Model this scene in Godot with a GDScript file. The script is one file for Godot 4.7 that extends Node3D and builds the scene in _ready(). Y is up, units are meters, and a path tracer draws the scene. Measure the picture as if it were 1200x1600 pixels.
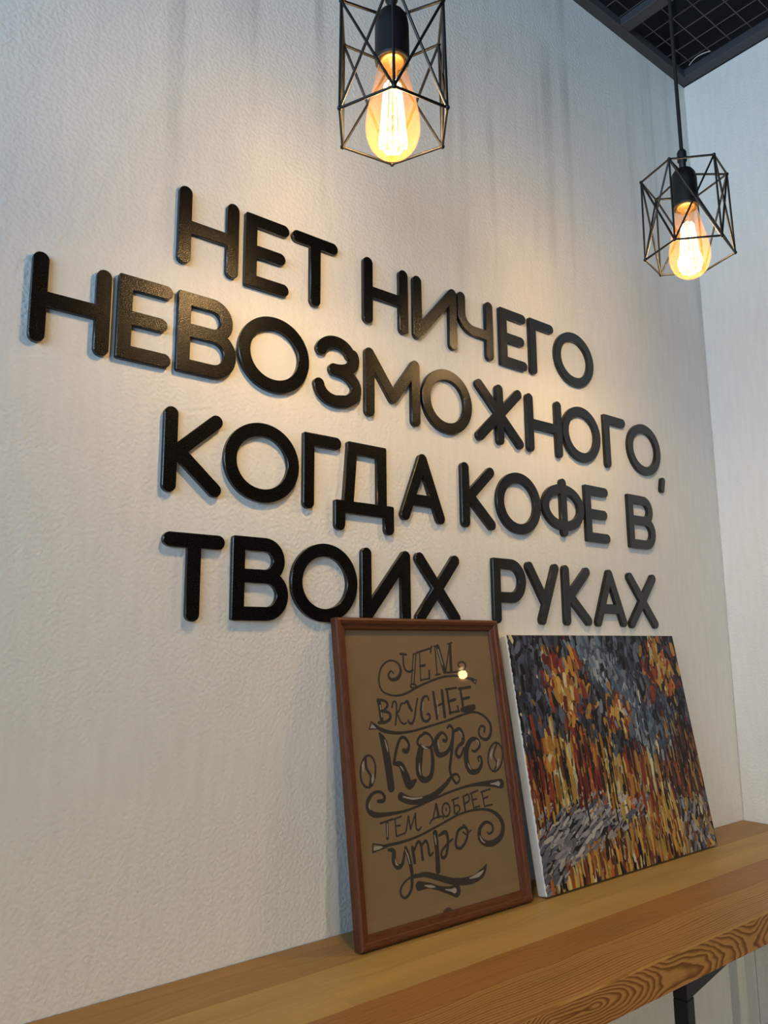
extends Node3D

# y = 0 is the floor, z = 0 the face of the lettered wall, x = 0 the corner with the end wall.
const SHELF_TOP := 1.05
const CEILING_EDGE := SHELF_TOP + 1.7986
const WALL_LETTERS := [
	[1, "Н", -1.3553, -1.2648, 0.8836, 0.9946],
	[1, "Е", -1.2552, -1.1826, 0.8802, 0.9912],
	[1, "Т", -1.1780, -1.0951, 0.8808, 0.9918],
	[1, "Н", -1.0465, -0.9539, 0.8803, 0.9913],
	[1, "И", -0.9432, -0.8427, 0.8798, 0.9908],
	[1, "Ч", -0.8409, -0.7524, 0.8812, 0.9922],
	[1, "Е", -0.7350, -0.6627, 0.8811, 0.9921],
	[1, "Г", -0.6539, -0.5822, 0.8819, 0.9929],
	[1, "О", -0.5812, -0.4589, 0.8836, 0.9946],
	[2, "Н", -1.5320, -1.4380, 0.7307, 0.8417],
	[2, "Е", -1.4303, -1.3581, 0.7333, 0.8443],
	[2, "В", -1.3516, -1.2648, 0.7339, 0.8449],
	[2, "О", -1.2625, -1.1460, 0.7332, 0.8442],
	[2, "З", -1.1386, -1.0504, 0.7318, 0.8428],
	[2, "М", -1.0443, -0.9308, 0.7294, 0.8404],
	[2, "О", -0.9270, -0.8118, 0.7293, 0.8403],
	[2, "Ж", -0.8030, -0.6813, 0.7301, 0.8411],
	[2, "Н", -0.6709, -0.5696, 0.7302, 0.8412],
	[2, "О", -0.5686, -0.4492, 0.7322, 0.8432],
	[2, "Г", -0.4363, -0.3612, 0.7324, 0.8434],
	[2, "О", -0.3562, -0.2353, 0.7339, 0.8449],
	[2, ",", -0.2493, -0.2217, 0.7028, 0.7368],
	[3, "К", -1.3640, -1.2820, 0.5735, 0.6845],
	[3, "О", -1.2796, -1.1619, 0.5743, 0.6853],
	[3, "Г", -1.1553, -1.0883, 0.5740, 0.6850],
	[3, "Д", -1.1004, -0.9885, 0.5476, 0.6833],
	[3, "А", -0.9753, -0.8812, 0.5744, 0.6854],
	[3, "К", -0.8431, -0.7619, 0.5748, 0.6858],
	[3, "О", -0.7582, -0.6410, 0.5741, 0.6851],
	[3, "Ф", -0.6369, -0.5139, 0.5795, 0.6905],
	[3, "Е", -0.5109, -0.4352, 0.5768, 0.6878],
	[3, "В", -0.3703, -0.2749, 0.5750, 0.6860],
	[4, "Т", -1.3597, -1.2746, 0.4126, 0.5236],
	[4, "В", -1.2638, -1.1772, 0.4151, 0.5261],
	[4, "О", -1.1736, -1.0592, 0.4147, 0.5257],
	[4, "И", -1.0524, -0.9568, 0.4147, 0.5257],
	[4, "Х", -0.9473, -0.8516, 0.4147, 0.5257],
	[4, "Р", -0.7740, -0.6899, 0.4173, 0.5283],
	[4, "У", -0.6891, -0.5990, 0.4161, 0.5271],
	[4, "К", -0.5889, -0.5072, 0.4156, 0.5266],
	[4, "А", -0.4958, -0.3956, 0.4145, 0.5255],
	[4, "Х", -0.3869, -0.2867, 0.4124, 0.5234],
]
const INK_STROKES := [
	[0, [101.9, 343.9, 1.37, 97.8, 347.4, 1.83, 92, 341.9, 2.27, 96.3, 335.4, 3.18, 108.6, 336.8, 4.12, 115.9, 347, 3.23, 111.3, 358.7, 2.32, 96.6, 362.4, 1.84, 80.7, 353.6, 1.82, 73.6, 335.6, 1.79, 78.2, 319.7, 1.78, 98.1, 312.6, 1.8, 119.4, 314, 2.27, 145.3, 322.9, 2.31, 175.3, 331.3, 2.36, 202.4, 336.4, 2.4, 229.7, 336.9, 2.44, 249.9, 333.1, 2.95, 263.4, 329.7, 3.45]],
	[0, [258.3, 331.1, 1.23, 269.8, 329.5, 1.24]],
	[0, [269.8, 329.5, 1.24, 267, 323.4, 1.23]],
	[0, [267, 323.4, 1.23, 256.4, 329.9, 1.23]],
	[0, [118.2, 371.9, 2.34, 129.2, 370.8, 2.35]],
	[0, [123.6, 371.4, 2.11, 122.5, 357.3, 2.1, 125.3, 348.4, 2.09, 132.7, 345.4, 2.33, 139.3, 348.1, 2.34]],
	[0, [143.7, 371.6, 1.42, 133.1, 324.9, 1.38]],
	[0, [148.8, 371.6, 1.43, 138.5, 325.2, 1.39]],
	[0, [143.7, 371.6, 1.42, 148.8, 371.6, 1.43]],
	[0, [142.8, 324.6, 1.62, 142.4, 323.7, 1.62, 141.5, 323, 1.62, 140.1, 322.4, 1.62, 138.5, 322.1, 1.61, 136.8, 322, 1.61, 135.1, 322.2, 1.61, 133.6, 322.7, 1.61, 132.4, 323.3, 1.61, 131.7, 324.1, 1.61, 131.6, 325, 1.61, 132, 325.8, 1.61, 132.9, 326.6, 1.61, 134.2, 327.2, 1.61, 135.8, 327.5, 1.62, 137.5, 327.6, 1.62, 139.2, 327.4, 1.62, 140.7, 326.9, 1.62, 141.9, 326.3, 1.62, 142.6, 325.5, 1.62, 142.8, 324.6, 1.62]],
	[0, [156.1, 373.4, 1.43, 152.9, 332, 1.4]],
	[0, [150.6, 373.4, 2.15, 179, 379.7, 2.18]],
	[0, [181.8, 382.9, 1.95, 178.1, 373.2, 1.93]],
	[0, [154.2, 353.2, 2.6, 164.1, 354.6, 2.61]],
	[0, [152.3, 332.5, 1.63, 169.9, 334.5, 1.65]],
	[0, [170.9, 334.5, 2.36, 171.6, 346.3, 2.38]],
	[0, [188.7, 382.3, 1.71, 187.3, 339.7, 1.67]],
	[0, [187.1, 382.8, 1.71, 196.8, 383.3, 1.72]],
	[0, [183.7, 339.3, 1.67, 193.7, 340.5, 1.68]],
	[0, [194.3, 382.3, 4.9, 203.6, 343.6, 4.82]],
	[1, [194.7, 377.9, 1.22, 200.5, 354.6, 1.21]],
	[0, [205, 342.4, 1.69, 220.3, 386.4, 1.74]],
	[0, [216.2, 386.2, 1.74, 225.4, 388.1, 1.75]],
	[0, [220.8, 385.1, 3.98, 217.1, 343.8, 3.89]],
	[0, [208.4, 342.3, 2.17, 230.7, 343.4, 2.2, 245.9, 347, 2.22, 249.1, 353.7, 2.23, 243.5, 358, 2.23, 235.6, 356.4, 2.22, 233.7, 351.5, 1.97, 239.4, 350.2, 1.48]],
	[0, [70.3, 306.3, 4.41, 72.7, 277.5, 4.34]],
	[1, [71.9, 300, 1.1, 73.5, 284.5, 1.09]],
	[0, [71.5, 306.6, 1.32, 71.3, 306, 1.32, 70.9, 305.4, 1.32, 70.3, 304.9, 1.32, 69.6, 304.6, 1.32, 68.9, 304.5, 1.32, 68.2, 304.7, 1.32, 67.6, 305, 1.32, 67.2, 305.5, 1.32, 66.9, 306.2, 1.32, 66.9, 306.9, 1.32, 67.1, 307.5, 1.32, 67.5, 308.1, 1.32, 68, 308.6, 1.32, 68.7, 308.9, 1.32, 69.4, 309, 1.32, 70.1, 308.8, 1.32, 70.7, 308.5, 1.32, 71.2, 308, 1.32, 71.4, 307.3, 1.32, 71.5, 306.6, 1.32]],
	[0, [72.5, 307.7, 2.65, 82.4, 305, 2.66, 85.2, 299.3, 2.65, 78.9, 293.4, 2.64, 73.6, 292.2, 2.63]],
	[0, [75, 292.1, 3.07, 86.3, 289.2, 3.08, 88.5, 282.5, 3.07, 80.5, 277, 3.05, 66.9, 276.6, 3.03]],
	[0, [93.1, 296.2, 2, 96.4, 303.7, 2.01, 101.5, 301.9, 2.01, 100.3, 287.3, 1.99, 96.6, 271.6, 1.97]],
	[0, [118.2, 300.4, 1.35, 110.9, 300.3, 2.02, 105.9, 291.5, 2.01, 99.4, 287, 1.99]],
	[0, [101.5, 287.3, 1.77, 106.9, 275.8, 1.99, 112.4, 271.9, 1.99, 117.2, 273.4, 1.55]],
	[0, [118.4, 301.7, 1.8, 122.8, 303.1, 3.17, 126.1, 295, 3.61, 129.7, 289.8, 2.71]],
	[0, [143.1, 306.5, 1.83, 138.3, 294.3, 2.04, 133.1, 278.7, 2.25, 127.6, 271.8, 2.68, 122, 273.5, 2.23, 121.3, 277.1, 1.78]],
	[0, [164.8, 303.4, 2.08, 161.8, 308.9, 2.32, 153.1, 305.6, 2.76, 147.8, 290.4, 3.19, 148.5, 277.3, 3.17, 155.7, 272.8, 2.72, 163, 276.9, 2.74, 162.5, 282.7, 2.74, 158.1, 282.9, 1.82]],
	[1, [153, 300.5, 0.92, 150.1, 289.1, 0.91]],
	[0, [175.4, 314, 3.28, 177.5, 275.6, 3.21]],
	[0, [193.3, 315.6, 3.78, 193.4, 277.4, 3.71]],
	[0, [177.9, 293.2, 2.09, 193.1, 297.2, 2.11]],
	[1, [181.3, 301.5, 0.93, 181, 281.6, 0.92]],
	[0, [203.6, 317.6, 2.85, 205.6, 281.4, 2.8]],
	[0, [201.2, 317.2, 2.38, 224, 318.8, 2.41]],
	[0, [203.4, 299, 2.83, 219.2, 301.6, 2.85]],
	[0, [204.1, 282.2, 2.34, 224.5, 283.9, 2.36]],
	[0, [223.2, 284, 2.36, 222.3, 291.2, 2.37]],
	[0, [232, 317.5, 3.14, 234.2, 284.6, 3.09]],
	[0, [229.2, 317.1, 2.89, 254.5, 318.9, 2.93]],
	[0, [234.2, 301.4, 2.88, 249, 303.2, 2.9]],
	[0, [230.9, 285.2, 4.74, 243.7, 286, 7.16, 256.3, 288.2, 6.26]],
	[0, [53.5, 278.7, 1.07, 48.7, 268.7, 1.07]],
	[0, [48.7, 268.7, 1.07, 65.7, 268.8, 1.08]],
	[0, [53.5, 278.7, 1.29, 65.8, 269.2, 1.72]],
	[1, [52.6, 271, 0.86, 57, 272.4, 3.43, 61, 270.4, 1.72]],
	[0, [57.4, 275.6, 2.15, 72, 266, 3.88, 97.6, 260.5, 3.05, 127.7, 261, 2.22, 165.9, 266.4, 2.27, 202.5, 272.2, 2.32, 233.9, 278.6, 2.37, 258.5, 280.4, 2.4, 278.3, 272.4, 2.9, 288.6, 259.6, 3.37, 286, 245.2, 3.82, 275.8, 238.2, 3.31, 264.1, 242, 2.83, 261, 250.6, 2.36, 267, 258.6, 2.38, 274.8, 256.8, 2.87, 272.8, 249.7, 2.38]],
	[0, [66.4, 262, 2.15, 72.4, 249.7, 8.12, 76.2, 223.6, 8.87, 78.6, 188.4, 8.29]],
	[1, [74.8, 252.8, 0.86, 77.3, 242.8, 1.71, 78.3, 236.3, 0.85]],
	[0, [107.8, 235.5, 4.76, 113.6, 234.4, 4.34, 118, 242.8, 3.06, 111.5, 252.8, 3.06, 102.4, 251.8, 3.05, 94.2, 238.2, 3.44, 87.4, 220.4, 3.39]],
	[0, [86.7, 219.4, 2.54, 99.5, 216.7, 6.39, 106.4, 201.4, 8.91, 112.1, 189, 9.3, 124.8, 194.1, 2.13]],
	[1, [97.8, 215.2, 0.64, 101, 212.7, 1.49, 103.4, 208.2, 0.64]],
	[0, [151.9, 257.1, 2.69, 138.7, 251.3, 2.66, 134.5, 243.1, 2.64, 142.9, 237.1, 2.65, 158.4, 236.3, 2.67, 164.3, 244.4, 2.69, 158.4, 253.9, 2.69, 148.8, 257.3, 2.69]],
	[0, [140.4, 237.3, 6.61, 134.4, 220.5, 9.14, 131.9, 202.1, 7.32, 139.8, 192.5, 6.02, 153.6, 196.6, 5.21, 160.2, 215.9, 4.84, 159.9, 233.9, 3.56]],
	[1, [134.5, 216.1, 0.65, 133.3, 207.4, 1.73, 134.6, 199.6, 0.65]],
	[1, [141.8, 240.3, 0.88, 146.6, 236.8, 2.21, 152.5, 234.5, 0.89]],
	[0, [185.7, 243.7, 3.63, 190, 242.4, 3.63, 192.7, 247.3, 2.73, 185.1, 254.7, 2.73, 173.5, 248.7, 4.97, 168.5, 236.6, 6.71, 172.6, 224.9, 5.79, 185.3, 224.5, 4.48, 196.1, 230.9, 4.07, 204.1, 244.1, 3.66, 207.4, 256.7, 3.23, 201.9, 264, 2.77, 196.1, 260.9, 2.3]],
	[1, [174.9, 245.2, 0.68, 174.1, 239.5, 1.57, 175.8, 233.7, 0.67]],
	[0, [207.2, 255.5, 3.23, 201.3, 230.5, 3.63, 192.5, 203.9, 3.56, 194, 192.5, 3.1, 201.4, 181.6, 2.65, 209.2, 185.3, 2.22, 206.5, 193, 2.23, 197.3, 193.3, 2.66, 184.2, 185.7, 3.51]],
	[0, [209.8, 255.3, 2.77, 220.8, 256.9, 4.65, 226.3, 247.1, 5.1, 224.4, 237.9, 4.15, 214.6, 232.9, 3.2, 208.2, 224.1, 3.63, 212.1, 217.6, 3.62, 219.3, 220.9, 2.73, 225.1, 229.7, 2.3]],
	[1, [218.5, 255.2, 0.7, 223.2, 250.9, 1.39, 224.2, 244.9, 0.69]],
	[0, [242.6, 224.3, 2.31, 249.2, 223, 2.78, 259.6, 230.4, 3.27, 254.9, 239.8, 3.75, 241.7, 239.4, 5.12, 230.2, 225.8, 6.89, 228.2, 207.4, 7.27, 234.2, 195.3, 6.34, 248.7, 193.9, 5.01, 259, 203.4, 3.68, 259, 213.4, 2.78, 253.1, 213.3, 2.31, 253.5, 207.8, 1.84]],
	[1, [230.5, 207.2, 0.68, 232, 202.4, 1.59, 235.6, 197.4, 0.68]],
	[1, [252.1, 239.3, 0.7, 257.1, 236.5, 1.64, 258.5, 232.4, 0.7]],
	[0, [94.8, 175, 8.3, 109.4, 168.4, 7.51, 130, 166, 6.74, 155, 169.7, 5.99, 178.6, 180.7, 4.8, 192.9, 189.9, 2.65]],
	[1, [98.5, 174.6, 1.25, 115.6, 170, 2.09, 133.5, 169.4, 0.85]],
	[0, [53.6, 212.1, 2.07, 51.9, 205.9, 2.06, 49, 200.5, 2.05, 45.4, 196.4, 2.04, 41.3, 194, 2.04, 37.3, 193.6, 2.03, 33.6, 195.2, 2.03, 30.6, 198.6, 2.03, 28.5, 203.4, 2.03, 27.7, 209.3, 2.04, 28.2, 215.6, 2.05, 29.9, 221.8, 2.05, 32.7, 227.3, 2.06, 36.2, 231.5, 2.07, 40.3, 234, 2.08, 44.4, 234.5, 2.09, 48.2, 233, 2.09, 51.3, 229.6, 2.09, 53.4, 224.6, 2.09, 54.2, 218.6, 2.08, 53.6, 212.1, 2.07]],
	[0, [38.7, 232.3, 2.7, 38.6, 218.7, 2.68, 45, 206.6, 2.67, 41.4, 193.6, 2.65]],
	[1, [34.6, 227.4, 0.83, 32.9, 221.3, 2.88, 33.2, 214, 0.82]],
	[1, [49.2, 209.3, 0.83, 47.9, 203.2, 3.29, 46.3, 198.2, 0.82]],
	[0, [31.4, 197.7, 1.62, 39.9, 193.1, 1.63, 47.1, 196, 1.64]],
	[0, [306.5, 208.4, 2.13, 303.7, 202, 2.12, 299.6, 196.5, 2.11, 294.7, 192.5, 2.1, 289.4, 190.2, 2.09, 284.3, 189.9, 2.08, 279.8, 191.7, 2.08, 276.4, 195.3, 2.08, 274.4, 200.3, 2.09, 273.9, 206.4, 2.09, 275.1, 212.9, 2.1, 277.8, 219.2, 2.11, 281.8, 224.7, 2.12, 286.7, 228.9, 2.13, 292, 231.3, 2.14, 297.3, 231.7, 2.15, 301.8, 230, 2.15, 305.4, 226.4, 2.15, 307.4, 221.2, 2.14, 307.8, 215, 2.14, 306.5, 208.4, 2.13]],
	[0, [297.6, 229.8, 2.14, 287.4, 213.8, 2.11, 292.2, 201.4, 2.11, 285, 191.5, 2.09]],
	[1, [286.4, 222.3, 0.94, 281.4, 214.3, 2.81, 281.7, 208.4, 0.93]],
	[1, [298.2, 208.1, 0.94, 294.7, 201.2, 2.81, 291.7, 196.7, 0.93]],
	[0, [54.3, 173.9, 3.24, 62.9, 173.5, 3.67, 65.3, 179.5, 3.07, 58.4, 185.4, 2.45, 47.3, 185.1, 2.85, 37.4, 177.6, 4.02, 36.2, 166, 4.79, 45.6, 157.7, 5.2, 67.5, 155.5, 3.64, 96.1, 155.5, 2.47, 123, 158.9, 2.09, 157.5, 165.5, 2.14, 196.6, 172, 2.19, 230.1, 175.1, 2.68, 264.2, 174.2, 5.46, 295.4, 170.8, 10.14]],
	[1, [272.7, 172.8, 0.91, 281.4, 172.3, 2.29, 290.2, 171.4, 5.06]],
	[1, [39.3, 174.3, 0.6, 38.2, 169.4, 1.6, 39.6, 164.7, 0.6]],
	[0, [54.7, 145.5, 1.8, 76.8, 148.1, 1.82]],
	[0, [65.8, 145.8, 3.21, 64.5, 125.3, 3.17]],
	[1, [66.1, 143.4, 1, 64.5, 127.3, 0.99]],
	[0, [80.2, 148, 1.62, 80.3, 125.5, 1.6]],
	[0, [77.9, 147.5, 1.62, 91.9, 149.8, 1.63]],
	[0, [80.1, 138.2, 1.61, 88.7, 138.6, 1.62]],
	[0, [80.3, 125.5, 1.6, 90.7, 126.8, 1.61]],
	[0, [92.4, 127, 1.61, 97.3, 128.8, 1.62, 101.6, 139.6, 1.63, 104.7, 148.1, 1.65]],
	[0, [104.7, 148.1, 1.85, 106.2, 130.8, 1.83]],
	[0, [106.2, 130.8, 1.63, 117.6, 150, 1.66]],
	[0, [117.9, 150, 1.87, 116.6, 133.4, 1.85, 119.9, 127.7, 1.85, 125.7, 130.7, 1.85]],
	[0, [148.8, 138.1, 1.68, 158.2, 157.8, 1.7]],
	[0, [158.1, 157.2, 2.98, 160.6, 140.2, 2.96]],
	[0, [142.7, 133.6, 1.67, 149.2, 138.5, 1.68, 166.2, 140.1, 1.69, 169.4, 136.7, 1.69]],
	[0, [183.6, 146.6, 1.93, 182.8, 143.9, 1.93, 181.3, 141.5, 1.92, 179.4, 139.7, 1.92, 177.1, 138.7, 1.92, 174.7, 138.6, 1.91, 172.5, 139.3, 1.91, 170.6, 140.9, 1.91, 169.3, 143, 1.91, 168.6, 145.7, 1.91, 168.7, 148.5, 1.92, 169.5, 151.2, 1.92, 170.9, 153.6, 1.93, 172.8, 155.4, 1.93, 175.1, 156.4, 1.93, 177.5, 156.6, 1.94, 179.7, 155.8, 1.94, 181.6, 154.3, 1.94, 183, 152.1, 1.94, 183.6, 149.4, 1.93, 183.6, 146.6, 1.93]],
	[0, [176.3, 149, 1.71, 176.3, 146.9, 1.71]],
	[0, [192.3, 159.2, 1.95, 192.2, 140.3, 1.93]],
	[0, [189.7, 159.1, 1.73, 203.3, 161, 1.75]],
	[0, [192.5, 150.3, 1.94, 200.9, 150.6, 1.95, 202.8, 144.2, 1.95, 194.6, 139.5, 1.94]],
	[0, [212.8, 161.2, 2.42, 214, 140.6, 2.39]],
	[0, [212.7, 160.8, 1.98, 222.8, 163.4, 1.99, 224.4, 155.4, 1.98, 214.1, 150.8, 1.97]],
	[0, [230.2, 163.7, 1.78, 231.7, 143.2, 1.76]],
	[0, [227.5, 163.6, 1.77, 244.3, 166.7, 1.79]],
	[0, [230.6, 154.2, 1.77, 239.5, 155.2, 1.78]],
	[0, [231.4, 143.3, 1.76, 244.4, 144.4, 1.77]],
	[0, [252.6, 163.5, 1.8, 254.4, 142.7, 1.78]],
	[0, [250.2, 163.3, 1.79, 270.7, 165.6, 1.82]],
	[0, [253.6, 153.7, 1.79, 263.5, 154.9, 1.8]],
	[0, [254.4, 142.7, 1.78, 271.4, 143.1, 1.79]],
	[0, [39.2, 122, 1.37, 37.8, 111.8, 1.36]],
	[0, [37.8, 111.8, 1.36, 63.3, 115, 1.38]],
	[0, [39.2, 122, 1.37, 63.4, 115.8, 1.38]],
	[1, [41.5, 115.8, 2.72, 47.7, 115.8, 3.13, 56, 116.1, 0.79]],
	[0, [54.7, 117.1, 1.57, 68.5, 116.7, 2.77, 97, 117.5, 2.41, 126.8, 121.5, 2.05, 164.6, 130, 2.1, 197.5, 137.6, 2.15, 227.5, 140.2, 2.19, 257.6, 137.7, 2.66, 278.5, 128.2, 4.47, 288.7, 113.2, 5.34, 283.3, 98, 5.72, 266.2, 90.4, 6.08, 249.3, 91.3, 6.03, 237.3, 100.2, 5.6, 239.6, 113.1, 4.34, 252.8, 120.3, 3.07, 264.7, 116, 2.64, 265.9, 107.2, 2.63, 257.6, 103.5, 2.18, 253.7, 106.7, 1.74]],
	[1, [237.9, 103.4, 0.65, 240.8, 97, 1.94, 246.8, 92.6, 0.65]],
	[0, [64.5, 110.8, 2.36, 73, 107.9, 4.34, 72.4, 96, 5.49, 77.5, 87.6, 5.08, 86.2, 89.7, 3.54, 92.5, 104.9, 2.39]],
	[1, [74.6, 97.6, 0.59, 76, 91.4, 1.96, 79.1, 89.3, 0.59]],
	[0, [94.4, 108.7, 3.6, 98.5, 95.9, 4.77, 101.5, 75.1, 3.94, 97.5, 55.8, 3.11, 86.5, 47.5, 2.3, 78.8, 53.3, 2.3, 81.9, 62.6, 1.93, 93.6, 69.5, 1.95, 108.2, 71.6, 3.16]],
	[1, [93.3, 106.8, 0.6, 97.3, 98.1, 1.59, 99.4, 87.6, 0.79]],
	[0, [106.6, 107.2, 3.62, 108.1, 88.2, 3.58]],
	[0, [109.7, 103.9, 2.41, 117.4, 113.1, 2.64, 122.1, 108.6, 2.64, 123, 89.5, 3.01]],
	[0, [124.3, 107.9, 2.44, 131.5, 112.2, 2.66, 134.9, 106.7, 2.66, 136.5, 92.9, 2.64, 143.5, 95.4, 1.63]],
	[0, [150.7, 119.5, 6.23, 150.9, 95.9, 5.33, 149, 70.8, 6.05]],
	[1, [149.2, 117.2, 0.83, 150, 110.8, 1.65, 150.3, 104.4, 0.82]],
	[0, [157.8, 115.6, 2.5, 170.3, 118.1, 4.19, 173.7, 107.3, 3.34, 167.7, 89.1, 3.3, 159.8, 85.7, 2.87, 159.1, 93.6, 2.47, 169.6, 101.1, 2.49, 182.4, 107.1, 2.1]],
	[0, [209.4, 120.6, 3, 196.2, 117, 2.98, 189.1, 105, 2.94, 188.3, 96.1, 2.93, 197.4, 93, 2.94, 209.6, 102, 2.97, 213.9, 114.1, 3, 207.3, 122, 3]],
	[0, [205, 113.6, 1.7, 210.8, 109.5, 1.71, 221.4, 113.9, 1.29]],
	[0, [105.7, 70.4, 2.75, 125.5, 69.8, 4.77, 148.3, 62, 5.62, 177.5, 51.8, 6.49, 208.6, 48.1, 7.41, 232.3, 53, 8.36, 244.2, 63.1, 1.27]],
	[1, [207.4, 50.8, 0.82, 225.6, 52.4, 4.16, 237, 56.5, 0.84]],
	[0, [112.1, 57.6, 8.63, 129.3, 55.1, 5.14, 147.8, 48.4, 3.98, 166.7, 42.3, 7.22, 179.2, 39.4, 11.69]],
	[1, [122.2, 56.4, 0.79, 132.1, 53.6, 2.77, 140.7, 51.3, 0.79]],
	[1, [159.4, 44.7, 0.8, 169.7, 41.8, 2.41, 176.3, 40.4, 5.23]],
	[2, [153.1, 17.7, 2.75, 160.4, 17.5, 5.91, 167.5, 16.1, 2.76]],
]
const WORDS := ["НЕТ", "НИЧЕГО", "НЕВОЗМОЖНОГО", ",", "КОГДА", "КОФЕ", "В", "ТВОИХ", "РУКАХ"]
const UNITS := 20000.0   # polygon units per metre
const STROKE := 0.0184

var taken := {}
var rng := RandomNumberGenerator.new()


# ------------------------------------------------------------------ nodes
func numbered(called: String) -> String:
	var n: int = taken.get(called, -1) + 1
	taken[called] = n
	return called if n == 0 else "%s_%03d" % [called, n]


func tag(o: Node, label: String, category: String, group := "", kind := "") -> Node:
	if label:
		o.set_meta("label", label)
	if category:
		o.set_meta("category", category)
	if group:
		o.set_meta("group", group)
	if kind:
		o.set_meta("kind", kind)
	return o


func thing(called: String, label: String, category: String, at := Vector3.ZERO, group := "") -> Node3D:
	var o := Node3D.new()
	o.name = numbered(called)
	add_child(o, true)
	o.position = at
	tag(o, label, category, group)
	return o


func part(called: String, mesh: Mesh, material: Material, parent: Node, at := Vector3.ZERO) -> MeshInstance3D:
	var o := MeshInstance3D.new()
	o.name = numbered(called) if parent == self else called
	o.mesh = mesh
	if material:
		o.material_override = material
	o.position = at
	o.cast_shadow = GeometryInstance3D.SHADOW_CASTING_SETTING_ON
	parent.add_child(o, true)
	return o


func structure(called: String, mesh: Mesh, material: Material, at: Vector3, label: String, category: String) -> MeshInstance3D:
	var o := part(called, mesh, material, self, at)
	tag(o, label, category, "", "structure")
	return o


# ------------------------------------------------------------------ meshes
func begin() -> SurfaceTool:
	var st := SurfaceTool.new()
	st.begin(Mesh.PRIMITIVE_TRIANGLES)
	return st


func tri(st: SurfaceTool, p: Array, n: Array, uv := []) -> void:
	var face: Vector3 = (p[1] - p[0]).cross(p[2] - p[0])
	var order := [0, 1, 2] if face.dot(n[0] + n[1] + n[2]) < 0.0 else [0, 2, 1]
	for k in order:
		st.set_normal(n[k])
		st.set_uv(uv[k] if uv else Vector2(p[k].x, p[k].y))
		st.add_vertex(p[k])


func quad(st: SurfaceTool, a: Vector3, b: Vector3, c: Vector3, d: Vector3, na: Vector3, nb: Vector3, nc: Vector3, nd: Vector3, uv := []) -> void:
	tri(st, [a, b, c], [na, nb, nc], [uv[0], uv[1], uv[2]] if uv else [])
	tri(st, [a, c, d], [na, nc, nd], [uv[0], uv[2], uv[3]] if uv else [])


func flat_quad(st: SurfaceTool, a: Vector3, b: Vector3, c: Vector3, d: Vector3, outward: Vector3, uv := []) -> void:
	var n := (b - a).cross(c - a).normalized()
	if n.length() < 0.5:
		n = (c - a).cross(d - a).normalized()
	if n.dot(outward) < 0.0:
		n = -n
	quad(st, a, b, c, d, n, n, n, n, uv)


func bevel_box_into(st: SurfaceTool, size: Vector3, bevel: float, centre := Vector3.ZERO) -> void:
	var h := size / 2.0
	var s := h - Vector3.ONE * bevel
	for axis in 3:
		var u := (axis + 1) % 3
		var v := (axis + 2) % 3
		for sign_a in [-1.0, 1.0]:
			var n := Vector3.ZERO
			n[axis] = sign_a
			var c := []
			for k in [[-1, -1], [1, -1], [1, 1], [-1, 1]]:
				var q := Vector3.ZERO
				q[axis] = sign_a * h[axis]
				q[u] = k[0] * s[u]
				q[v] = k[1] * s[v]
				c.append(q + centre)
			flat_quad(st, c[0], c[1], c[2], c[3], n)
			if bevel <= 0.0:
				continue
			for sign_b in [-1.0, 1.0]:   # the edge between this face and the next axis' face
				var e := []
				for k in [[true, -1.0], [true, 1.0], [false, 1.0], [false, -1.0]]:
					var q := Vector3.ZERO
					q[axis] = sign_a * (h[axis] if k[0] else s[axis])
					q[u] = sign_b * (s[u] if k[0] else h[u])
					q[v] = k[1] * s[v]
					e.append(q + centre)
				var o := Vector3.ZERO
				o[axis] = sign_a
				o[u] = sign_b
				flat_quad(st, e[0], e[1], e[2], e[3], o)
	if bevel > 0.0:
		for x in [-1.0, 1.0]:
			for y in [-1.0, 1.0]:
				for z in [-1.0, 1.0]:
					var n := Vector3(x, y, z).normalized()
					tri(st, [centre + Vector3(x * h.x, y * s.y, z * s.z), centre + Vector3(x * s.x, y * h.y, z * s.z), centre + Vector3(x * s.x, y * s.y, z * h.z)], [n, n, n])


func bevel_box(size: Vector3, bevel := 0.0, centre := Vector3.ZERO) -> ArrayMesh:
	var st := begin()
	bevel_box_into(st, size, bevel, centre)
	return st.commit()


func tube_into(st: SurfaceTool, points: Array, radius: float, sides := 8) -> void:
	var rings := []
	var last_u := Vector3.ZERO
	for i in points.size():
		var d: Vector3 = (points[mini(i + 1, points.size() - 1)] - points[maxi(i - 1, 0)]).normalized()
		var u := last_u - d * last_u.dot(d)
		if u.length() < 0.1:
			u = d.cross(Vector3.UP if absf(d.y) < 0.9 else Vector3.RIGHT)
		u = u.normalized()
		last_u = u
		var v := d.cross(u)
		var ring := []
		for k in sides:
			var a := TAU * k / sides
			ring.append(u * cos(a) + v * sin(a))
		rings.append(ring)
	for i in points.size() - 1:
		for k in sides:
			var j := (k + 1) % sides
			quad(st, points[i] + rings[i][k] * radius, points[i] + rings[i][j] * radius, points[i + 1] + rings[i + 1][j] * radius, points[i + 1] + rings[i + 1][k] * radius, rings[i][k], rings[i][j], rings[i + 1][j], rings[i + 1][k])
	for e in [0, points.size() - 1]:
		var d: Vector3 = (points[0] - points[1]).normalized() if e == 0 else (points[e] - points[e - 1]).normalized()
		for k in sides:
			var j := (k + 1) % sides
			tri(st, [points[e], points[e] + rings[e][k] * radius, points[e] + rings[e][j] * radius], [d, d, d])


func tube(points: Array, radius: float, sides := 8) -> ArrayMesh:
	var st := begin()
	tube_into(st, points, radius, sides)
	return st.commit()


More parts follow.
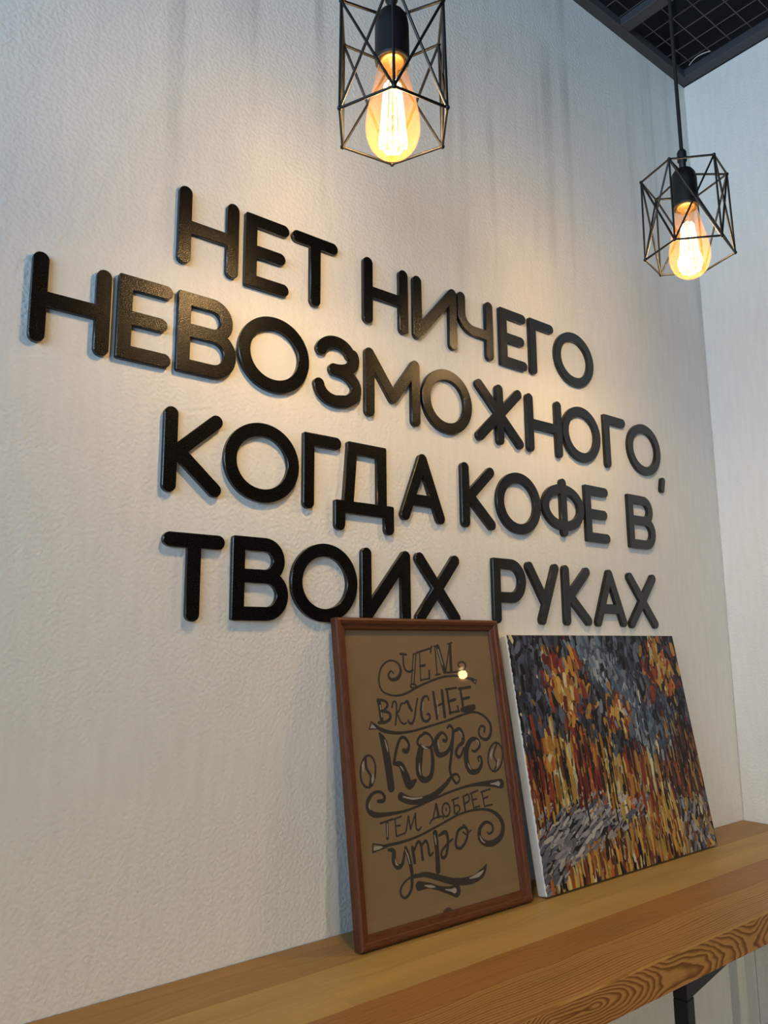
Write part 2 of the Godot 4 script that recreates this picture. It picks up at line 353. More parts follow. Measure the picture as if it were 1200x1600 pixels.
func lathe(profile: Array, sides := 32) -> ArrayMesh:
	var st := begin()
	var normals := []
	for i in profile.size():
		var d: Vector2 = (profile[mini(i + 1, profile.size() - 1)] - profile[maxi(i - 1, 0)]).normalized()
		normals.append(Vector2(d.y, -d.x))
	for i in profile.size() - 1:
		for k in sides:
			var p := []
			var n := []
			for q in [[i, k], [i, k + 1], [i + 1, k + 1], [i + 1, k]]:
				var a: float = TAU * q[1] / sides
				p.append(Vector3(profile[q[0]].x * cos(a), profile[q[0]].y, profile[q[0]].x * sin(a)))
				n.append(Vector3(normals[q[0]].x * cos(a), normals[q[0]].y, normals[q[0]].x * sin(a)))
			quad(st, p[0], p[1], p[2], p[3], n[0], n[1], n[2], n[3])
	return st.commit()


func ball(radius: float) -> SphereMesh:
	var m := SphereMesh.new()
	m.radius = radius
	m.height = radius * 2.0
	m.radial_segments = 10
	m.rings = 6
	return m


# ------------------------------------------------------------------ textures and materials
func soft_noise(seed_value: int, frequency: float, octaves := 3) -> FastNoiseLite:
	var n := FastNoiseLite.new()
	n.seed = seed_value
	n.noise_type = FastNoiseLite.TYPE_SIMPLEX_SMOOTH
	n.frequency = frequency
	n.fractal_octaves = octaves
	return n


func bump_texture(seed_value: int, frequency: float, strength: float, side := 1024, octaves := 3) -> NoiseTexture2D:
	var t := NoiseTexture2D.new()
	t.width = side
	t.height = side
	t.seamless = true
	t.as_normal_map = true
	t.bump_strength = strength
	t.noise = soft_noise(seed_value, frequency, octaves)
	return t


func plain(color: Color, roughness := 0.6, metallic := 0.0) -> StandardMaterial3D:
	var m := StandardMaterial3D.new()
	m.albedo_color = color
	m.roughness = roughness
	m.metallic = metallic
	return m


func c8(r: float, g: float, b: float) -> Color:
	return Color(r / 255.0, g / 255.0, b / 255.0)


# roller-painted plaster: pale paint with long faint brush and drip streaks
func plaster(streaks: float, seed_value: int) -> StandardMaterial3D:
	var m := StandardMaterial3D.new()
	var w := 1024
	var im := Image.create(w, w, false, Image.FORMAT_RGB8)
	var fine := soft_noise(seed_value, 0.05, 2)
	var streak := soft_noise(seed_value + 1, 0.02, 3)
	var patch := soft_noise(seed_value + 2, 0.004, 2)
	for x in w:
		# drip marks run down from the ceiling edge and stop at uneven heights
		var stop := 240.0 + 190.0 * streak.get_noise_2d(x * 1.3, 900.0)
		for y in w:
			var s := streak.get_noise_2d(x * 1.6, y * 0.05)
			var p := patch.get_noise_2d(x * 1.8, y * 1.8)
			var f := fine.get_noise_2d(x * 3.4, y * 0.5)
			var drip := maxf(0.0, s - 0.08) * streaks * (0.6 + p) * (1.0 - smoothstep(stop - 60.0, stop + 60.0, float(y)))
			var v := 1.0 - drip + f * 0.016 + p * 0.012
			im.set_pixel(x, y, Color(0.885 * v, 0.872 * v, 0.845 * v))
	m.albedo_texture = ImageTexture.create_from_image(im)
	m.uv1_triplanar = true
	m.uv1_world_triplanar = true
	m.uv1_scale = Vector3(0.35, 0.35, 0.35)
	m.uv1_offset = Vector3(0.23, 0.0, 0.0)
	m.normal_enabled = true
	m.normal_texture = bump_texture(seed_value + 5, 0.19, 6.0, 2048, 3)
	m.normal_scale = 0.12
	m.roughness = 0.62
	m.metallic_specular = 0.4
	return m


func wood_grain(seed_value: int, base: Color, dark: Color, lines: float, waviness: float, contrast: float) -> ImageTexture:
	var w := 1024
	var h := 128
	var im := Image.create(w, h, false, Image.FORMAT_RGB8)
	var warp := soft_noise(seed_value, 0.004, 2)
	var fibre := soft_noise(seed_value + 3, 0.05, 3)
	var tone := soft_noise(seed_value + 7, 0.003, 2)
	for y in h:
		for x in w:
			var v := float(y) / h * lines + warp.get_noise_2d(x, y * 1.5) * waviness
			var ring := v - floorf(v)
			var late := smoothstep(0.35, 0.92, ring) * (1.0 - smoothstep(0.93, 1.0, ring))
			var amount := contrast * (0.55 + 0.6 * warp.get_noise_2d(v * 90.0, 11.0)) * late
			var f := fibre.get_noise_2d(x * 0.12, y * 5.0) * 0.05 + tone.get_noise_2d(x, y * 2.0) * 0.06
			im.set_pixel(x, y, base.lerp(dark, clampf(amount, 0.0, 1.0)) * (1.0 + f))
	return ImageTexture.create_from_image(im)


# flat-sawn face: growth rings round a heart that wanders towards and away from the surface
func cathedral_grain() -> ImageTexture:
	var w := 2048
	var h := 96
	var im := Image.create(w, h, false, Image.FORMAT_RGB8)
	var fibre := soft_noise(81, 0.05, 3)
	var wob := soft_noise(83, 0.012, 2)
	var base := c8(196, 138, 76)
	var dark := c8(126, 74, 32)
	for y in h:
		for x in w:
			var u := float(x) / w           # 0 .. 1 along two metres
			var metre := u * 2.0
			var depth := 0.034 + 0.030 * sin(metre * 9.2 + 1.7) + 0.012 * sin(metre * 23.0 + 0.4) + wob.get_noise_2d(x * 0.6, 3.0) * 0.010
			var heart := 0.020 + 0.012 * sin(metre * 5.1 + 0.6)
			var v := float(y) / h * 0.04 - heart
			var ring := sqrt(v * v * 1.6 + depth * depth) / 0.0043 + wob.get_noise_2d(x * 1.4, y * 2.0) * 0.35
			var at := ring - floorf(ring)
			var late := smoothstep(0.25, 0.85, at) * (1.0 - smoothstep(0.88, 1.0, at))
			var f := fibre.get_noise_2d(x * 0.2, y * 3.0) * 0.06
			im.set_pixel(x, y, base.lerp(dark, late * 0.9) * (1.0 + f))
	return ImageTexture.create_from_image(im)


func wood(texture: Texture2D, roughness := 0.5) -> StandardMaterial3D:
	var m := StandardMaterial3D.new()
	m.albedo_texture = texture
	m.roughness = roughness
	m.metallic_specular = 0.4
	return m


# ------------------------------------------------------------------ raised letters
func stroke(points: Array, half := STROKE / 2.0) -> PackedVector2Array:
	var line := PackedVector2Array()
	for p in points:
		line.append(p * UNITS)
	var out := Geometry2D.offset_polyline(line, half * UNITS, Geometry2D.JOIN_ROUND, Geometry2D.END_ROUND)
	return out[0]


func corner(at: Vector2, half := STROKE / 2.0) -> PackedVector2Array:
	var r := 0.0030
	var k := (half - r) * UNITS
	var c := at * UNITS
	return Geometry2D.offset_polygon(PackedVector2Array([c + Vector2(-k, -k), c + Vector2(k, -k), c + Vector2(k, k), c + Vector2(-k, k)]), r * UNITS, Geometry2D.JOIN_ROUND)[0]


func arc(centre: Vector2, rx: float, ry: float, from: float, to: float, steps := 20) -> Array:
	var out := []
	for i in steps + 1:
		var a := deg_to_rad(lerpf(from, to, float(i) / steps))
		out.append(centre + Vector2(cos(a) * rx, sin(a) * ry))
	return out


func reversed(p: PackedVector2Array) -> PackedVector2Array:
	var q := p.duplicate()
	q.reverse()
	return q


func unite(shape: Array, p: PackedVector2Array) -> Array:
	# shape = [outer, [holes, all counter-clockwise]]
	if Geometry2D.is_polygon_clockwise(p):
		p = reversed(p)
	if shape.is_empty():
		return [p, []]
	var outer: PackedVector2Array
	var holes := []
	for q in Geometry2D.merge_polygons(shape[0], p):
		if Geometry2D.is_polygon_clockwise(q):
			holes.append(reversed(q))
		elif outer.size() == 0 or area(q) > area(outer):
			outer = q
	for h in shape[1]:
		for q in Geometry2D.clip_polygons(h, p):
			if not Geometry2D.is_polygon_clockwise(q):
				holes.append(q)
	return [outer, holes]


func area(p: PackedVector2Array) -> float:
	var a := 0.0
	for i in p.size():
		a += p[i].cross(p[(i + 1) % p.size()])
	return absf(a) / 2.0


func tidy(p: PackedVector2Array, least := 3.0) -> PackedVector2Array:
	var out := PackedVector2Array()
	for q in p:
		if out.is_empty() or out[out.size() - 1].distance_to(q) > least:
			out.append(q)
	while out.size() > 3 and out[out.size() - 1].distance_to(out[0]) <= least:
		out.remove_at(out.size() - 1)
	return out


# outward normals of a contour that runs counter-clockwise round the filled side (sign 1) or round a hole (sign -1)
func edge_normals(p: PackedVector2Array, way: float) -> PackedVector2Array:
	var out := PackedVector2Array()
	for i in p.size():
		var a := (p[i] - p[posmod(i - 1, p.size())]).normalized()
		var b := (p[(i + 1) % p.size()] - p[i]).normalized()
		var n := (Vector2(a.y, -a.x) + Vector2(b.y, -b.x)).normalized()
		out.append(n * way)
	return out


func extrude(shape: Array, thickness: float, bevel: float) -> ArrayMesh:
	var st := begin()
	var contours := [[tidy(shape[0]), 1.0]]
	for h in shape[1]:
		if area(h) > 100.0:
			contours.append([tidy(h), -1.0])
	var faces := []
	for c in contours:
		var p: PackedVector2Array = c[0]
		var n := edge_normals(p, c[1])
		var inner := PackedVector2Array()
		for i in p.size():
			inner.append(p[i] - n[i] * bevel * UNITS)
		faces.append(inner)
		for i in p.size():
			var j := (i + 1) % p.size()
			var a := Vector3(p[i].x, p[i].y, 0) / UNITS
			var b := Vector3(p[j].x, p[j].y, 0) / UNITS
			var ia := Vector3(inner[i].x, inner[i].y, 0) / UNITS
			var ib := Vector3(inner[j].x, inner[j].y, 0) / UNITS
			var na := Vector3(n[i].x, n[i].y, 0)
			var nb := Vector3(n[j].x, n[j].y, 0)
			var low := Vector3(0, 0, thickness - bevel)
			var high := Vector3(0, 0, thickness)
			quad(st, a, b, b + low, a + low, na, nb, nb, na)
			var ta := (na + Vector3.BACK).normalized()
			var tb := (nb + Vector3.BACK).normalized()
			quad(st, a + low, b + low, ib + high, ia + high, ta, tb, tb, ta)
	# front face, cut through every hole so that each piece is a plain polygon
	var pieces := [faces[0]]
	for k in range(1, faces.size()):
		var middle := Vector2.ZERO
		for q in faces[k]:
			middle += q / faces[k].size()
		var big := 1e5
		var left := PackedVector2Array([Vector2(middle.x - big, -big), Vector2(middle.x, -big), Vector2(middle.x, big), Vector2(middle.x - big, big)])
		var right := PackedVector2Array([Vector2(middle.x, -big), Vector2(middle.x + big, -big), Vector2(middle.x + big, big), Vector2(middle.x, big)])
		var next := []
		for q in pieces:
			for side in [left, right]:
				for cut in Geometry2D.intersect_polygons(q, side):
					for rest in Geometry2D.clip_polygons(cut, faces[k]):
						next.append(rest)
		pieces = next
	for q in pieces:
		var ids := Geometry2D.triangulate_polygon(q)
		for t in range(0, ids.size(), 3):
			for z in [thickness, 0.0]:
				var n := Vector3.BACK if z > 0.0 else Vector3.FORWARD
				tri(st, [Vector3(q[ids[t]].x / UNITS, q[ids[t]].y / UNITS, z), Vector3(q[ids[t + 1]].x / UNITS, q[ids[t + 1]].y / UNITS, z), Vector3(q[ids[t + 2]].x / UNITS, q[ids[t + 2]].y / UNITS, z)], [n, n, n])
	return st.commit()


func letter_shape(which: String, w: float, h: float) -> Array:
	var e := STROKE / 2.0
	var l := e
	var r := w - e
	var b := e
	var t := h - e
	var s := []
	var v := func(x: float, y: float) -> Vector2: return Vector2(x, y)
	match which:
		"Н":
			s = [stroke([v.call(l, b), v.call(l, t)]), stroke([v.call(l, h * 0.49), v.call(r, h * 0.49)]), stroke([v.call(r, b), v.call(r, t)])]
		"Е":
			s = [stroke([v.call(l, b), v.call(l, t)]), corner(v.call(l, b)), corner(v.call(l, t)), stroke([v.call(l, t), v.call(r, t)]), stroke([v.call(l, h * 0.5), v.call(r - 0.006, h * 0.5)]), stroke([v.call(l, b), v.call(r, b)])]
		"Т":
			s = [stroke([v.call(l, t), v.call(r, t)]), stroke([v.call(w / 2, t), v.call(w / 2, b)])]
		"И":
			s = [stroke([v.call(l, t), v.call(l, b)]), stroke([v.call(l, b), v.call(r, t)]), stroke([v.call(r, t), v.call(r, b)])]
		"Ч":
			s = [stroke([v.call(r, b), v.call(r, t)]), stroke([v.call(l, t), v.call(l, h * 0.66)] + arc(v.call(l + w * 0.36, h * 0.66), w * 0.36, h * 0.25, 180, 270) + [v.call(r, h * 0.41)])]
		"Г":
			s = [stroke([v.call(l, b), v.call(l, t)]), corner(v.call(l, t)), stroke([v.call(l, t), v.call(r, t)])]
		"О", "Ф":
			var tall := h if which == "О" else h * 0.80
			var outer := PackedVector2Array()
			var hole := PackedVector2Array()
			for i in 96:
				var a := TAU * i / 96.0
				outer.append(Vector2(w / 2 + cos(a) * w / 2, h / 2 + sin(a) * tall / 2) * UNITS)
				hole.append(Vector2(w / 2 + cos(a) * (w / 2 - STROKE), h / 2 + sin(a) * (tall / 2 - STROKE)) * UNITS)
			var shape := [outer, [hole]]
			if which == "Ф":
				shape = unite(shape, stroke([v.call(w / 2, b), v.call(w / 2, t)]))
			return shape
		"В":
			var m := h * 0.53
			var ru := (t - m) / 2
			var rl := (m - b) / 2
			s = [stroke([v.call(l, b), v.call(l, t)]), corner(v.call(l, b)), corner(v.call(l, t)), stroke([v.call(l, t), v.call(r - 0.006 - ru, t)] + arc(v.call(r - 0.006 - ru, m + ru), ru, ru, 90, -90) + [v.call(l, m)]), stroke([v.call(l, m), v.call(r - rl, m)] + arc(v.call(r - rl, b + rl), rl, rl, 90, -90) + [v.call(l, b)])]
		"З":
			var m := h * 0.525
			var ru := (t - m) / 2
			var rl := (m - b) / 2
			var cx := w * 0.46
			s = [stroke(arc(v.call(cx, m + ru), cx - l - 0.003, ru, 165, 20) + arc(v.call(cx, m + ru), r - cx - 0.004, ru, 20, -90) + [v.call(cx - 0.004, m)]), stroke([v.call(cx - 0.004, m)] + arc(v.call(cx, b + rl), r - cx, rl, 90, -60) + arc(v.call(cx, b + rl), cx - l, rl, -90, -172))]
		"М":
			s = [stroke([v.call(l, b), v.call(l, t)]), stroke([v.call(l, t), v.call(w / 2, h * 0.35), v.call(r, t)]), stroke([v.call(r, t), v.call(r, b)])]
		"Ж":
			s = [stroke([v.call(w / 2, b), v.call(w / 2, t)]), stroke([v.call(l + 0.001, t), v.call(w / 2, h * 0.5), v.call(l, b)]), stroke([v.call(r - 0.001, t), v.call(w / 2, h * 0.5), v.call(r, b)])]
		"К":
			s = [stroke([v.call(l, b), v.call(l, t)]), stroke([v.call(r, t - 0.001), v.call(l + e * 1.15, h * 0.49), v.call(r, b)])]
		"Д":
			var bar := 0.0274 + e * 0.9
			s = [stroke([v.call(l, bar), v.call(r, bar)]), corner(v.call(l, bar)), corner(v.call(r, bar)), stroke([v.call(l, bar), v.call(l, b)]), stroke([v.call(r, bar), v.call(r, b)]), stroke([v.call(w * 0.215, bar), v.call(w * 0.285, t)]), corner(v.call(w * 0.285, t)), stroke([v.call(w * 0.285, t), v.call(w * 0.79, t)]), corner(v.call(w * 0.79, t)), stroke([v.call(w * 0.79, t), v.call(w * 0.79, bar)])]
		"А":
			s = [stroke([v.call(l, b), v.call(w / 2, t), v.call(r, b)]), stroke([v.call(l + w * 0.14, h * 0.31), v.call(r - w * 0.14, h * 0.31)])]
		"Р":
			var m := h * 0.40
			var ru := (t - m) / 2
			s = [stroke([v.call(l, b), v.call(l, t)]), corner(v.call(l, t)), stroke([v.call(l, t), v.call(r - ru, t)] + arc(v.call(r - ru, m + ru), ru, ru, 90, -90) + [v.call(l, m)])]
		"У":
			s = [stroke([v.call(r, t), v.call(w * 0.45, b)]), stroke([v.call(l, t), v.call(w * 0.555, h * 0.37)])]
		"Х":
			s = [stroke([v.call(l, t), v.call(r, b)]), stroke([v.call(r, t), v.call(l, b)])]
		",":
			s = [stroke([v.call(w * 0.60, h - 0.0075), v.call(w * 0.42, 0.0075)], 0.0075)]
	var shape := []
	for p in s:
		shape = unite(shape, p)
	return shape


func build_letters() -> void:
	var m := StandardMaterial3D.new()
	m.albedo_color = c8(9, 8, 8)
	m.roughness = 1.0
	m.metallic_specular = 0.52
	m.uv1_triplanar = true
	m.uv1_world_triplanar = true
	m.uv1_scale = Vector3.ONE * 3.0
	m.normal_enabled = true
	m.normal_texture = bump_texture(21, 0.16, 8.0, 1024, 2)
	m.normal_scale = 0.08
	var grain := NoiseTexture2D.new()
	grain.width = 1024
	grain.height = 1024
	grain.seamless = true
	grain.noise = soft_noise(77, 0.22, 2)
	var ramp := Gradient.new()
	ramp.set_color(0, Color(0.14, 0.14, 0.14))
	ramp.set_color(1, Color(0.36, 0.36, 0.36))
	grain.color_ramp = ramp
	m.roughness_texture = grain
	m.roughness_texture_channel = BaseMaterial3D.TEXTURE_CHANNEL_GRAYSCALE
	var word := 0
	var at := 0
	for a in WALL_LETTERS:
		var w: float = a[3] - a[2] - 0.0010
		var h: float = a[5] - a[4]
		var label: String
		if WORDS[word] == ",":
			label = "small slanted black comma ending the second slogan line"
		elif WORDS[word].length() == 1:
			label = "black letter %s standing alone as the last word of the third slogan line" % a[1]
		else:
			var text: String = WORDS[word]
			var order: String = "last" if at == text.length() - 1 else ["first", "second", "third", "fourth", "fifth", "sixth", "seventh", "eighth", "ninth", "tenth", "eleventh"][at]
			var line: String = ["first word of the top", "last word of the top", "word of the second", "", "first word of the third", "middle word of the third", "", "first word of the bottom", "last word of the bottom"][word]
			label = "black letter %s, %s of %s in the %s slogan line" % [a[1], order, text, line]
		var called := "wall_comma" if a[1] == "," else "wall_letter"
		var o := part(called, extrude(letter_shape(a[1], w, h), 0.007, 0.0007), m, self, Vector3(a[2] + 0.0005, SHELF_TOP + a[4], 0.0))
		tag(o, label, "comma" if a[1] == "," else "letter", "black letters of the wall slogan")
		at += 1
		if at == WORDS[word].length():
			at = 0
			word += 1


# ------------------------------------------------------------------ pendant lamps
func build_pendant(label: String, at: Vector3, turn: float, energy: float, spoke: int) -> void:
	# at: centre of the lower ring of the cage
	var lamp := thing("pendant_lamp", label, "pendant lamp", at, "wire cage pendant lamps")
	lamp.scale = Vector3.ONE * CAGE_SCALE
	var black := plain(c8(22, 22, 24), 0.5)
	black.metallic_specular = 0.45
	var wire := plain(c8(20, 20, 21), 0.42)
	var low := []
	var high := []
	for k in 6:
		var a := turn + k * PI / 3.0
		low.append(Vector3(sin(a) * 0.077, 0.0, cos(a) * 0.077))
		high.append(Vector3(sin(a) * 0.0748, 0.153, cos(a) * 0.0748))
	var cage := Node3D.new()
	cage.name = "cage"
	lamp.add_child(cage, true)
	var joint := ball(0.0033)
	for k in 6:
		for q in [low[k], high[k]]:
			part("cage_joint", joint, wire, cage, q)
	for k in 6:
		var j := (k + 1) % 6
		for bar in [[low[k], low[j]], [high[k], high[j]], [low[k], high[k]], [low[k], high[j]], [low[j], high[k]]]:
			part("cage_bar", tube([bar[0], bar[1]], 0.0019, 6), wire, cage)
		if k % 2 == spoke:
			part("cage_spoke", tube([high[k], Vector3(0.0, 0.160, 0.0) + high[k] * Vector3(0.15, 0, 0.15)], 0.0019, 6), wire, cage)
	part("socket", lathe([Vector2(0.0, 0.170), Vector2(0.010, 0.170), Vector2(0.016, 0.167), Vector2(0.0205, 0.160), Vector2(0.0225, 0.148), Vector2(0.0228, 0.098), Vector2(0.0222, 0.094), Vector2(0.0195, 0.094), Vector2(0.0190, 0.112), Vector2(0.0, 0.113)], 36), black, lamp)
	part("strain_relief", lathe([Vector2(0.0, 0.168), Vector2(0.0062, 0.168), Vector2(0.0062, 0.186), Vector2(0.0085, 0.187), Vector2(0.0085, 0.204), Vector2(0.0066, 0.208), Vector2(0.0, 0.208)], 20), black, lamp)
	var top := (3.22 - at.y) / CAGE_SCALE
	part("cord", tube([Vector3(0, 0.206, 0), Vector3(0, 0.7, 0), Vector3(0, top, 0)], 0.0034, 10), plain(c8(18, 18, 20), 0.7), lamp)
	# bulb: a pear of amber glass, its screw cap and the looped filament
	var glass := StandardMaterial3D.new()
	glass.transparency = BaseMaterial3D.TRANSPARENCY_ALPHA
	glass.albedo_color = Color(0.66, 0.44, 0.15, 0.17)
	glass.roughness = 0.04
	glass.emission_enabled = true
	glass.emission = Color(1.0, 0.755, 0.33)
	glass.emission_energy_multiplier = GLASS_GLOW
	var pear := []
	for q in [[0.0, -0.0410], [0.008, -0.0402], [0.016, -0.0375], [0.024, -0.0315], [0.0305, -0.0220], [0.0345, -0.0100], [0.0355, 0.0020], [0.0345, 0.0150], [0.0318, 0.0300], [0.0282, 0.0460], [0.0240, 0.0640], [0.0206, 0.0800], [0.0182, 0.0920], [0.0172, 0.1000]]:
		pear.append(Vector2(q[0], q[1]))
	var bulb := part("bulb", lathe(smooth_profile(pear, 3), 40), glass, lamp)
	var cap := plain(c8(205, 150, 96), 0.32, 0.85)
	part("bulb_cap", lathe([Vector2(0.0, 0.094), Vector2(0.0148, 0.094), Vector2(0.0155, 0.098), Vector2(0.0142, 0.101), Vector2(0.0155, 0.104), Vector2(0.0142, 0.107), Vector2(0.0, 0.1115)], 28), cap, bulb)
	part("glass_stem", lathe([Vector2(0.0, 0.020), Vector2(0.0026, 0.020), Vector2(0.0030, 0.060), Vector2(0.0070, 0.084), Vector2(0.0125, 0.0935)], 16), glass, bulb)
	var fil := StandardMaterial3D.new()
	fil.albedo_color = Color(1.0, 0.86, 0.6)
	fil.emission_enabled = true
	fil.emission = Color(1.0, 0.92, 0.74)
	fil.emission_energy_multiplier = FILAMENT_GLOW
	var path := []
	var strands := 14
	for k in strands:
		var a := TAU * k / strands
		var up := Vector3(sin(a) * 0.0105, 0.060, cos(a) * 0.0105)
		var down := Vector3(sin(a) * 0.0175, -0.024, cos(a) * 0.0175)
		var b := TAU * (k + 0.5) / strands
		if k % 2 == 0:
			path.append_array([up, down, Vector3(sin(b) * 0.0165, -0.0275, cos(b) * 0.0165)])
		else:
			path.append_array([down, up, Vector3(sin(b) * 0.0095, 0.0625, cos(b) * 0.0095)])
	part("filament", tube(path, 0.0012, 6), fil, bulb)
	var light := OmniLight3D.new()
	light.name = "bulb_light"
	light.light_color = Color(1.0, 0.825, 0.56)
	light.light_energy = energy * 0.4
	light.light_size = 0.028
	light.omni_range = 12.0
	light.omni_attenuation = 2.0
	light.shadow_enabled = true
	light.position = Vector3(0, 0.006, 0)
	lamp.add_child(light, true)
	# extra spot added at the bulb to weight its light below lamp height
	var down := SpotLight3D.new()
	down.name = "added_downlight"
	down.light_color = light.light_color
	down.light_energy = energy
	down.light_size = 0.028
	down.spot_angle = 88.0
	down.spot_angle_attenuation = 1.0
	down.spot_range = 12.0
	down.spot_attenuation = 2.0
	down.shadow_enabled = true
	down.position = light.position
	down.rotation.x = -PI / 2
	lamp.add_child(down, true)


func build_added_dome_lamp(label: String, at: Vector3) -> void:
	# at: centre of the bulb, level with the rim of the shade
	var lamp := thing("added_dome_lamp", label, "pendant lamp", at, "added dome lamps for warm fill")  # unseen lamp added as warm fill for the lower walls
	var black := plain(c8(24, 24, 26), 0.5)
	part("shade", lathe(smooth_profile([Vector2(0.0, 0.180), Vector2(0.03, 0.178), Vector2(0.035, 0.150), Vector2(0.085, 0.118), Vector2(0.132, 0.060), Vector2(0.150, 0.012), Vector2(0.147, 0.012), Vector2(0.129, 0.058), Vector2(0.082, 0.114), Vector2(0.03, 0.142), Vector2(0.0, 0.145)], 2), 36), black, lamp)
	part("cord", tube([Vector3(0, 0.178, 0), Vector3(0, 3.22 - at.y, 0)], 0.0034, 10), black, lamp)
	part("socket", lathe([Vector2(0.0, 0.044), Vector2(0.018, 0.044), Vector2(0.02, 0.14), Vector2(0.0, 0.145)], 20), black, lamp)
	var opal := plain(Color(1.0, 0.93, 0.82), 0.4)
	opal.emission_enabled = true
	opal.emission = Color(1.0, 0.86, 0.64)
	opal.emission_energy_multiplier = 12.0
	part("bulb", lathe(smooth_profile([Vector2(0.0, -0.036), Vector2(0.012, -0.033), Vector2(0.021, -0.022), Vector2(0.024, -0.004), Vector2(0.022, 0.014), Vector2(0.015, 0.034), Vector2(0.013, 0.046)], 2), 24), opal, lamp)
	var light := OmniLight3D.new()
	light.name = "bulb_light"
	light.light_color = Color(1.0, 0.94, 0.80)
	light.light_energy = DOME_FILL
	light.position = Vector3(0, -0.012, 0)
	light.light_size = 0.024
	light.omni_range = 12.0
	light.omni_attenuation = 2.0
	light.shadow_enabled = true
	lamp.add_child(light, true)


func smooth_profile(p: Array, steps: int) -> Array:
	var out := []
	for i in p.size() - 1:
		for k in steps:
			out.append(p[i].cubic_interpolate(p[i + 1], p[maxi(i - 1, 0)], p[mini(i + 2, p.size() - 1)], float(k) / steps))
	out.append(p[p.size() - 1])
	out[0].x = 0.0
	return out


# ------------------------------------------------------------------ shelf
func build_shelf() -> void:
	var shelf := thing("wall_shelf", "long laminated pine shelf below the slogan, carrying the framed print and canvas", "shelf", Vector3(0, SHELF_TOP, 0))
	var edges := [0.0015, 0.030, 0.086, 0.134, 0.187, 0.246, 0.3265]
	var looks := [
		[c8(166, 126, 68), c8(131, 89, 41), 9.0, 1.2, 0.5], [c8(161, 126, 68), c8(133, 94, 42), 5.0, 1.6, 0.35], [c8(179, 145, 82), c8(150, 110, 54), 6.0, 1.5, 0.3],
		[c8(185, 150, 86), c8(158, 114, 56), 15.0, 0.8, 0.45], [c8(161, 114, 56), c8(131, 83, 36), 8.0, 1.8, 0.4], [c8(175, 132, 68), c8(125, 76, 32), 16.0, 1.5, 1.25]]
	var length := 3.4
	for k in 6:
		var z0: float = edges[k] + 0.0001
		var z1: float = edges[k + 1] - 0.0001
		var a: Array = looks[k]
		var m := wood(wood_grain(40 + k * 11, a[0], a[1], a[2], a[3], a[4]), 0.48)
		var st := begin()
		var r := 0.0004 if k < 5 else 0.0016
		var x0 := -length
		var x1 := -0.002
		var rep := length / 1.1
		flat_quad(st, Vector3(x0, 0, z0 + 0.0004), Vector3(x1, 0, z0 + 0.0004), Vector3(x1, 0, z1 - r), Vector3(x0, 0, z1 - r), Vector3.UP, [Vector2(0, 0), Vector2(rep, 0), Vector2(rep, 1), Vector2(0, 1)])
		flat_quad(st, Vector3(x0, 0, z0 + 0.0004), Vector3(x1, 0, z0 + 0.0004), Vector3(x1, -0.0004, z0), Vector3(x0, -0.0004, z0), Vector3(0, 1, -1), [Vector2(0, 0), Vector2(rep, 0), Vector2(rep, 0), Vector2(0, 0)])
		flat_quad(st, Vector3(x0, 0, z1 - r), Vector3(x1, 0, z1 - r), Vector3(x1, -r, z1), Vector3(x0, -r, z1), Vector3(0, 1, 1), [Vector2(0, 0.98), Vector2(rep, 0.98), Vector2(rep, 1), Vector2(0, 1)])
		flat_quad(st, Vector3(x0, -0.04, z0), Vector3(x1, -0.04, z0), Vector3(x1, -0.04, z1), Vector3(x0, -0.04, z1), Vector3.DOWN, [Vector2(0, 0), Vector2(rep, 0), Vector2(rep, 1), Vector2(0, 1)])
		flat_quad(st, Vector3(x0, -0.0004, z0), Vector3(x1, -0.0004, z0), Vector3(x1, -0.04, z0), Vector3(x0, -0.04, z0), Vector3.FORWARD, [Vector2(0, 0), Vector2(rep, 0), Vector2(rep, 1), Vector2(0, 1)])
		for e in [[x0, Vector3.LEFT], [x1, Vector3.RIGHT]]:
			flat_quad(st, Vector3(e[0], -0.0004, z0), Vector3(e[0], -0.0004, z1), Vector3(e[0], -0.04, z1), Vector3(e[0], -0.04, z0), e[1], [Vector2(0, 0), Vector2(0.02, 0), Vector2(0.02, 1), Vector2(0, 1)])
		if k < 5:
			flat_quad(st, Vector3(x0, -r, z1), Vector3(x1, -r, z1), Vector3(x1, -0.04, z1), Vector3(x0, -0.04, z1), Vector3.BACK, [Vector2(0, 0), Vector2(rep, 0), Vector2(rep, 1), Vector2(0, 1)])
		var mesh := st.commit()
		mesh.surface_set_material(0, m)
		if k == 5:
			var front := begin()
			flat_quad(front, Vector3(x0, -r, z1), Vector3(x1, -r, z1), Vector3(x1, -0.04, z1), Vector3(x0, -0.04, z1), Vector3.BACK, [Vector2(-1.7, 0), Vector2(0, 0), Vector2(0, 1), Vector2(-1.7, 1)])
			front.commit(mesh)
			mesh.surface_set_material(1, wood(cathedral_grain(), 0.5))
		part("lamella", mesh, null, shelf)
	# black steel underframe that carries the shelf, standing a little askew to the wall
	var frame := thing("shelf_support", "black square tube steel frame holding up the pine shelf", "support frame", Vector3(-0.7405, 0, 0.298))
	frame.rotation.y = deg_to_rad(10.6)
	var steel := plain(c8(20, 21, 24), 0.5, 0.0)
	part("leg", bevel_box(Vector3(0.022, SHELF_TOP - 0.081, 0.02), 0.0012, Vector3(0.011, (SHELF_TOP - 0.081) / 2, -0.01)), steel, frame)
	part("leg", bevel_box(Vector3(0.022, SHELF_TOP - 0.081, 0.02), 0.0012, Vector3(0.589, (SHELF_TOP - 0.081) / 2, -0.01)), steel, frame)
	part("top_rail", bevel_box(Vector3(0.60, 0.0405, 0.02), 0.0012, Vector3(0.30, SHELF_TOP - 0.0608, -0.01)), steel, frame)


